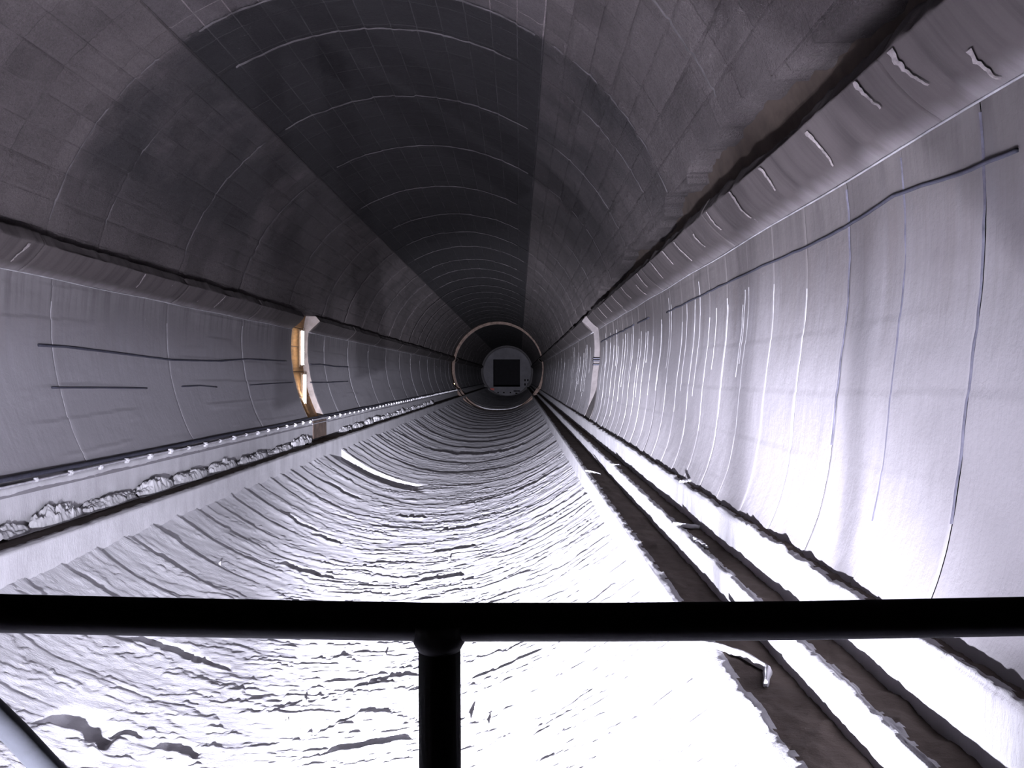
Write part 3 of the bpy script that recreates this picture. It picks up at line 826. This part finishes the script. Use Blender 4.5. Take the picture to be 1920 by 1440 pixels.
# dust heaps on the left ledge ----------------------------------------
def heap_mesh(seed, L, W, H):
    u = np.linspace(-1, 1, 90); v = np.linspace(-1, 1, 26)
    U, V_ = np.meshgrid(u, v)
    rr_ = np.sqrt(U ** 2 + V_ ** 2) + 0.35 * (fbm(U * 2, V_ * 2, seed) - 0.5)
    h = np.clip(1 - rr_ ** 2.2, 0, 1) ** 0.6 * (0.55 + 0.9 * fbm(U * 3, V_ * 2, seed + 1)) - 0.05
    h = h + 0.25 * (h > 0.02) * (np.floor(fbm(U * 7, V_ * 2.5, seed + 3) * 6) / 6 - 0.4) * 1.6
    h = h + (h > 0) * (0.5 * (fbm(U * 14, V_ * 5, seed + 5, 4) - 0.5) + 0.35 * (vnoise(U * 5, V_ * 2, seed + 8) > 0.6))
    P = np.stack([V_ * W / 2 * (1 + .15 * fbm(U * 6, V_, seed + 9)), U * L / 2, np.maximum(h, -0.05) * H], -1)
    return P
yy = 4.1; k = 0; L = 1.0
HEAPPOS = []
while yy < 46:
    Lp = L; L = random.uniform(0.7, 1.5) * (1 + yy / 60); yy += (Lp + L) / 2 * 1.01
    P = heap_mesh(400 + k * 7, L, 0.22, random.uniform(0.09, 0.15))
    if not (GA[0] - .7 < yy < GA[1] + .3):
        o = grid('dust_heap', P, M['heap'], None)
        o.location = (-0.846 * R + random.uniform(-.01, .03), yy, -0.604 * R)
        if yy < GA[0]:
            lab = '%s lumpy white dust heap from the platform on the left ledge' % ['nearest', 'second', 'third', 'fourth', 'fifth', 'sixth', 'seventh', 'eighth', 'ninth', 'tenth', 'eleventh', 'twelfth', 'thirteenth', 'fourteenth', 'fifteenth', 'sixteenth', 'seventeenth'][k]
        else:
            lab = 'small white dust heap on the left ledge beyond the lit recess'
        tag(o, lab, 'dust heap', 'white dust heaps along the left ledge')
    k += 1

# loose crust flakes ---------------------------------------------------
def flake(pts, wd, th, loc_label):
    # pts: world polyline; a curled thin strip with thickness
    pts = [Vector(p) for p in pts]; n = 26
    P = np.zeros((n, 5, 3))
    for i in range(n):
        t = i / (n - 1) * (len(pts) - 1); a = int(min(t, len(pts) - 2)); f = t - a
        p = pts[a].lerp(pts[a + 1], f); d = (pts[a + 1] - pts[a]).normalized(); s = d.cross(Vector((0, 0, 1))).normalized()
        ww = wd * (0.35 + 0.65 * math.sin(PI * min(max(i / (n - 1), 0.05), 0.95))) * (0.7 + 0.6 * float(vnoise(i * 0.5, len(loc_label), 501)))
        for j in range(5):
            q = p + s * ww * (j / 4 - .5)
            P[i, j] = (q.x, q.y, q.z + th * math.cos((j / 4 - .5) * PI) + 0.01 * float(vnoise(i * .7, j, 503)))
    o = grid('crust_flake', P, M['heap'])
    m = o.modifiers.new('thick', 'SOLIDIFY'); m.thickness = 0.012
    tag(o, loc_label, 'crust flake', 'loose crust flakes by the right channel')
def plane_pt(px, py, z):
    dx, dz = px_dir(px, py); t = (z - CAMZ) / dz
    return (CAMX + dx * t, t, z)
zc = -0.598 * R
flake([plane_pt(1313, 1212, zc), plane_pt(1350, 1218, zc), plane_pt(1395, 1232, zc), plane_pt(1440, 1258, zc), plane_pt(1436, 1290, zc + .0)], 0.06, 0.03, 'curled white flake lying across the right channel near the rail')
flake([plane_pt(1098, 884, zc), plane_pt(1112, 886, zc), plane_pt(1126, 891, zc)], 0.025, 0.02, 'small white flake reaching into the right channel')
zc2 = -0.548 * R
flake([plane_pt(1262, 985, zc2), plane_pt(1285, 988, zc2), plane_pt(1312, 992, zc2)], 0.07, 0.03, 'white flake bridging curb and kerb, nearest of its row')
flake([plane_pt(1300, 1010, zc2), plane_pt(1312, 1018, zc2), plane_pt(1325, 1028, zc2)], 0.06, 0.02, 'broken white flake just in front of the bridging one')
flake([plane_pt(1145, 873, zc2), plane_pt(1153, 874, zc2), plane_pt(1163, 875, zc2)], 0.07, 0.03, 'white flake bridging curb and kerb, farther one')
zc3 = -0.466 * R
flake([plane_pt(1275, 905, zc3), plane_pt(1287, 902, zc3), plane_pt(1300, 900, zc3)], 0.08, 0.02, 'white flake on the top ledge at the right wall')

# standing chips on the floor
chip_i = 0
for (px, py, h_, lab) in ((876, 1350, .07, 'tall pale chip standing right of the rail post'), (912, 1358, .05, 'smaller pale chip beside the tall one'),
                     (720, 1228, .045, 'slim pale chip standing left of the rail post'), (535, 1353, .035, 'tiny pale chip on the lower left floor'),
                     (568, 1316, .045, 'crumbling pale chip on the lower left floor'), (842, 1045, .05, 'pale chip standing above the rail near the middle'),
                     (408, 1055, .06, 'pale chip standing above the rail at the left')):
    x, y = floor_hit(px, py + 8)
    z = float(floor_z(x)) + float(floor_disp(np.array([x]), np.array([y]))[0])
    mb = MB(); n = 7
    for k in range(2):
        for i in range(n):
            a = i / (n - 1) * PI
            mb.v.append((math.cos(a) * h_ * 0.4 * (1 - .2 * k), k * 0.012 + 0.3 * h_ * math.sin(a) ** 2, math.sin(a) * h_ * (0.9 + .25 * random.random()) - 0.012))
    for i in range(n - 1): mb.f.append([i, i + 1, n + i + 1, n + i])
    mb.f.append(list(range(n))[::-1]); mb.f.append(list(range(n, 2 * n))); mb.f.append([0, n, 2 * n - 1, n - 1])
    o = mb.build('dust_chip', M['heap'])
    o.location = (x, y, z); o.rotation_euler = (0, 0, random.uniform(-.6, .6))
    tag(o, lab, 'chip', 'chips of crust standing on the floor')

# ------------------------------------------------------------------ platform, railing
YR = 0.98
def rail_pt(px, py, y=YR):
    dx, dz = px_dir(px, py); return (CAMX + dx * y, y, CAMZ + dz * y)
DECKZ = CAMZ - 1.42
root_ = empty('railing', (CAMX - 0.1, YR, DECKZ)); tag(root_, 'black steel handrail with one post across the foreground', 'railing')
lo = Vector(root_.location)
hr = 0.0232
top = [rail_pt(px, py) for px, py in ((-900, 1125), (-300, 1143), (0, 1154), (300, 1160), (600, 1165), (823, 1168), (1150, 1167), (1500, 1163), (1920, 1154), (2400, 1140), (3000, 1120))]
MB().tube([Vector(p) - lo for p in top], hr, 20).build('handrail', M['rail'], root_, True)
px0 = rail_pt(823, 1168)
MB().tube([(px0[0] - lo.x, 0, px0[2] - lo.z), (px0[0] - lo.x + 0.002, 0, px0[2] - lo.z - .4), (px0[0] - lo.x + .004, 0, -1.05)], 0.0262, 20).build('post', M['rail'], root_, True)
MB().tube([(px0[0] - lo.x, 0, px0[2] - lo.z - 0.0), (px0[0] - lo.x, 0, px0[2] - lo.z - 0.024), (px0[0] - lo.x, 0, px0[2] - lo.z - 0.034)], [0.036, 0.032, 0.0262], 20).build('weld_collar', M['rail'], root_, True)
for sx in (-1.9, 1.6):
    MB().tube([(sx, 0, -0.2), (sx, 0, px0[2] - lo.z)], 0.0262, 12).build('post', M['rail'], root_, True)
dk = empty('platform', (CAMX, 0, DECKZ)); tag(dk, None, None, None, 'structure')
MB().box((-4.2, -3.0, -0.06), (1.55, YR - 0.03, 0.0)).build('deck', M['rail'], dk)
MB().tube([(1.265 - CAMX, YR - .02, -0.06), (1.265 - CAMX, YR - .02, -0.54)], 0.009, 12).build('shadow_rod', M['rail'], dk, True)  # unseen rod added below the deck to cast shadow bands on the right wall
MB().box((-4.2, YR - 0.08, -0.16), (1.55, YR - 0.03, -0.06)).build('edge_beam', M['rail'], dk)
# lower left stair rail
root_ = empty('stair_rail', rail_pt(40, 1430, 2.0)); tag(root_, 'grey steel pipe rail sloping down at the lower left corner', 'railing')
lo = Vector(root_.location)
MB().tube([Vector(rail_pt(-260, 1120, 2.0)) - lo, Vector(rail_pt(-60, 1305, 2.0)) - lo, Vector(rail_pt(20, 1383, 2.0)) - lo, Vector(rail_pt(110, 1480, 2.0)) - lo, Vector(rail_pt(400, 1800, 2.0)) - lo], 0.031, 18).build('pipe_rail', M['galv'], root_, True)
a = Vector(rail_pt(62, 1435, 2.0)) - lo
MB().tube([a, a - Vector((0, 0, 0.9))], 0.026, 16).build('post', M['galv'], root_, True)

# floodlights under the platform (out of view)
for k, (loc, s) in enumerate(LAMPS):
    e = empty('floodlight', (loc[0], loc[1] - 0.06, loc[2])); tag(e, ['right', 'left'][k] + ' floodlight of the pair standing below the platform', 'lamp', 'floodlights below the platform')
    MB().box((-0.06, -0.14, -0.06), (0.06, -0.03, 0.06)).build('housing', M['rail'], e, bevel=0.008)
    MB().box((-0.05, -0.034, -0.05), (0.05, -0.024, 0.05)).build('lens', M['lens'], e)
    MB().tube([(0, -0.08, -0.08), (0, -0.08, -0.30)], 0.015, 8).build('stand', M['rail'], e)
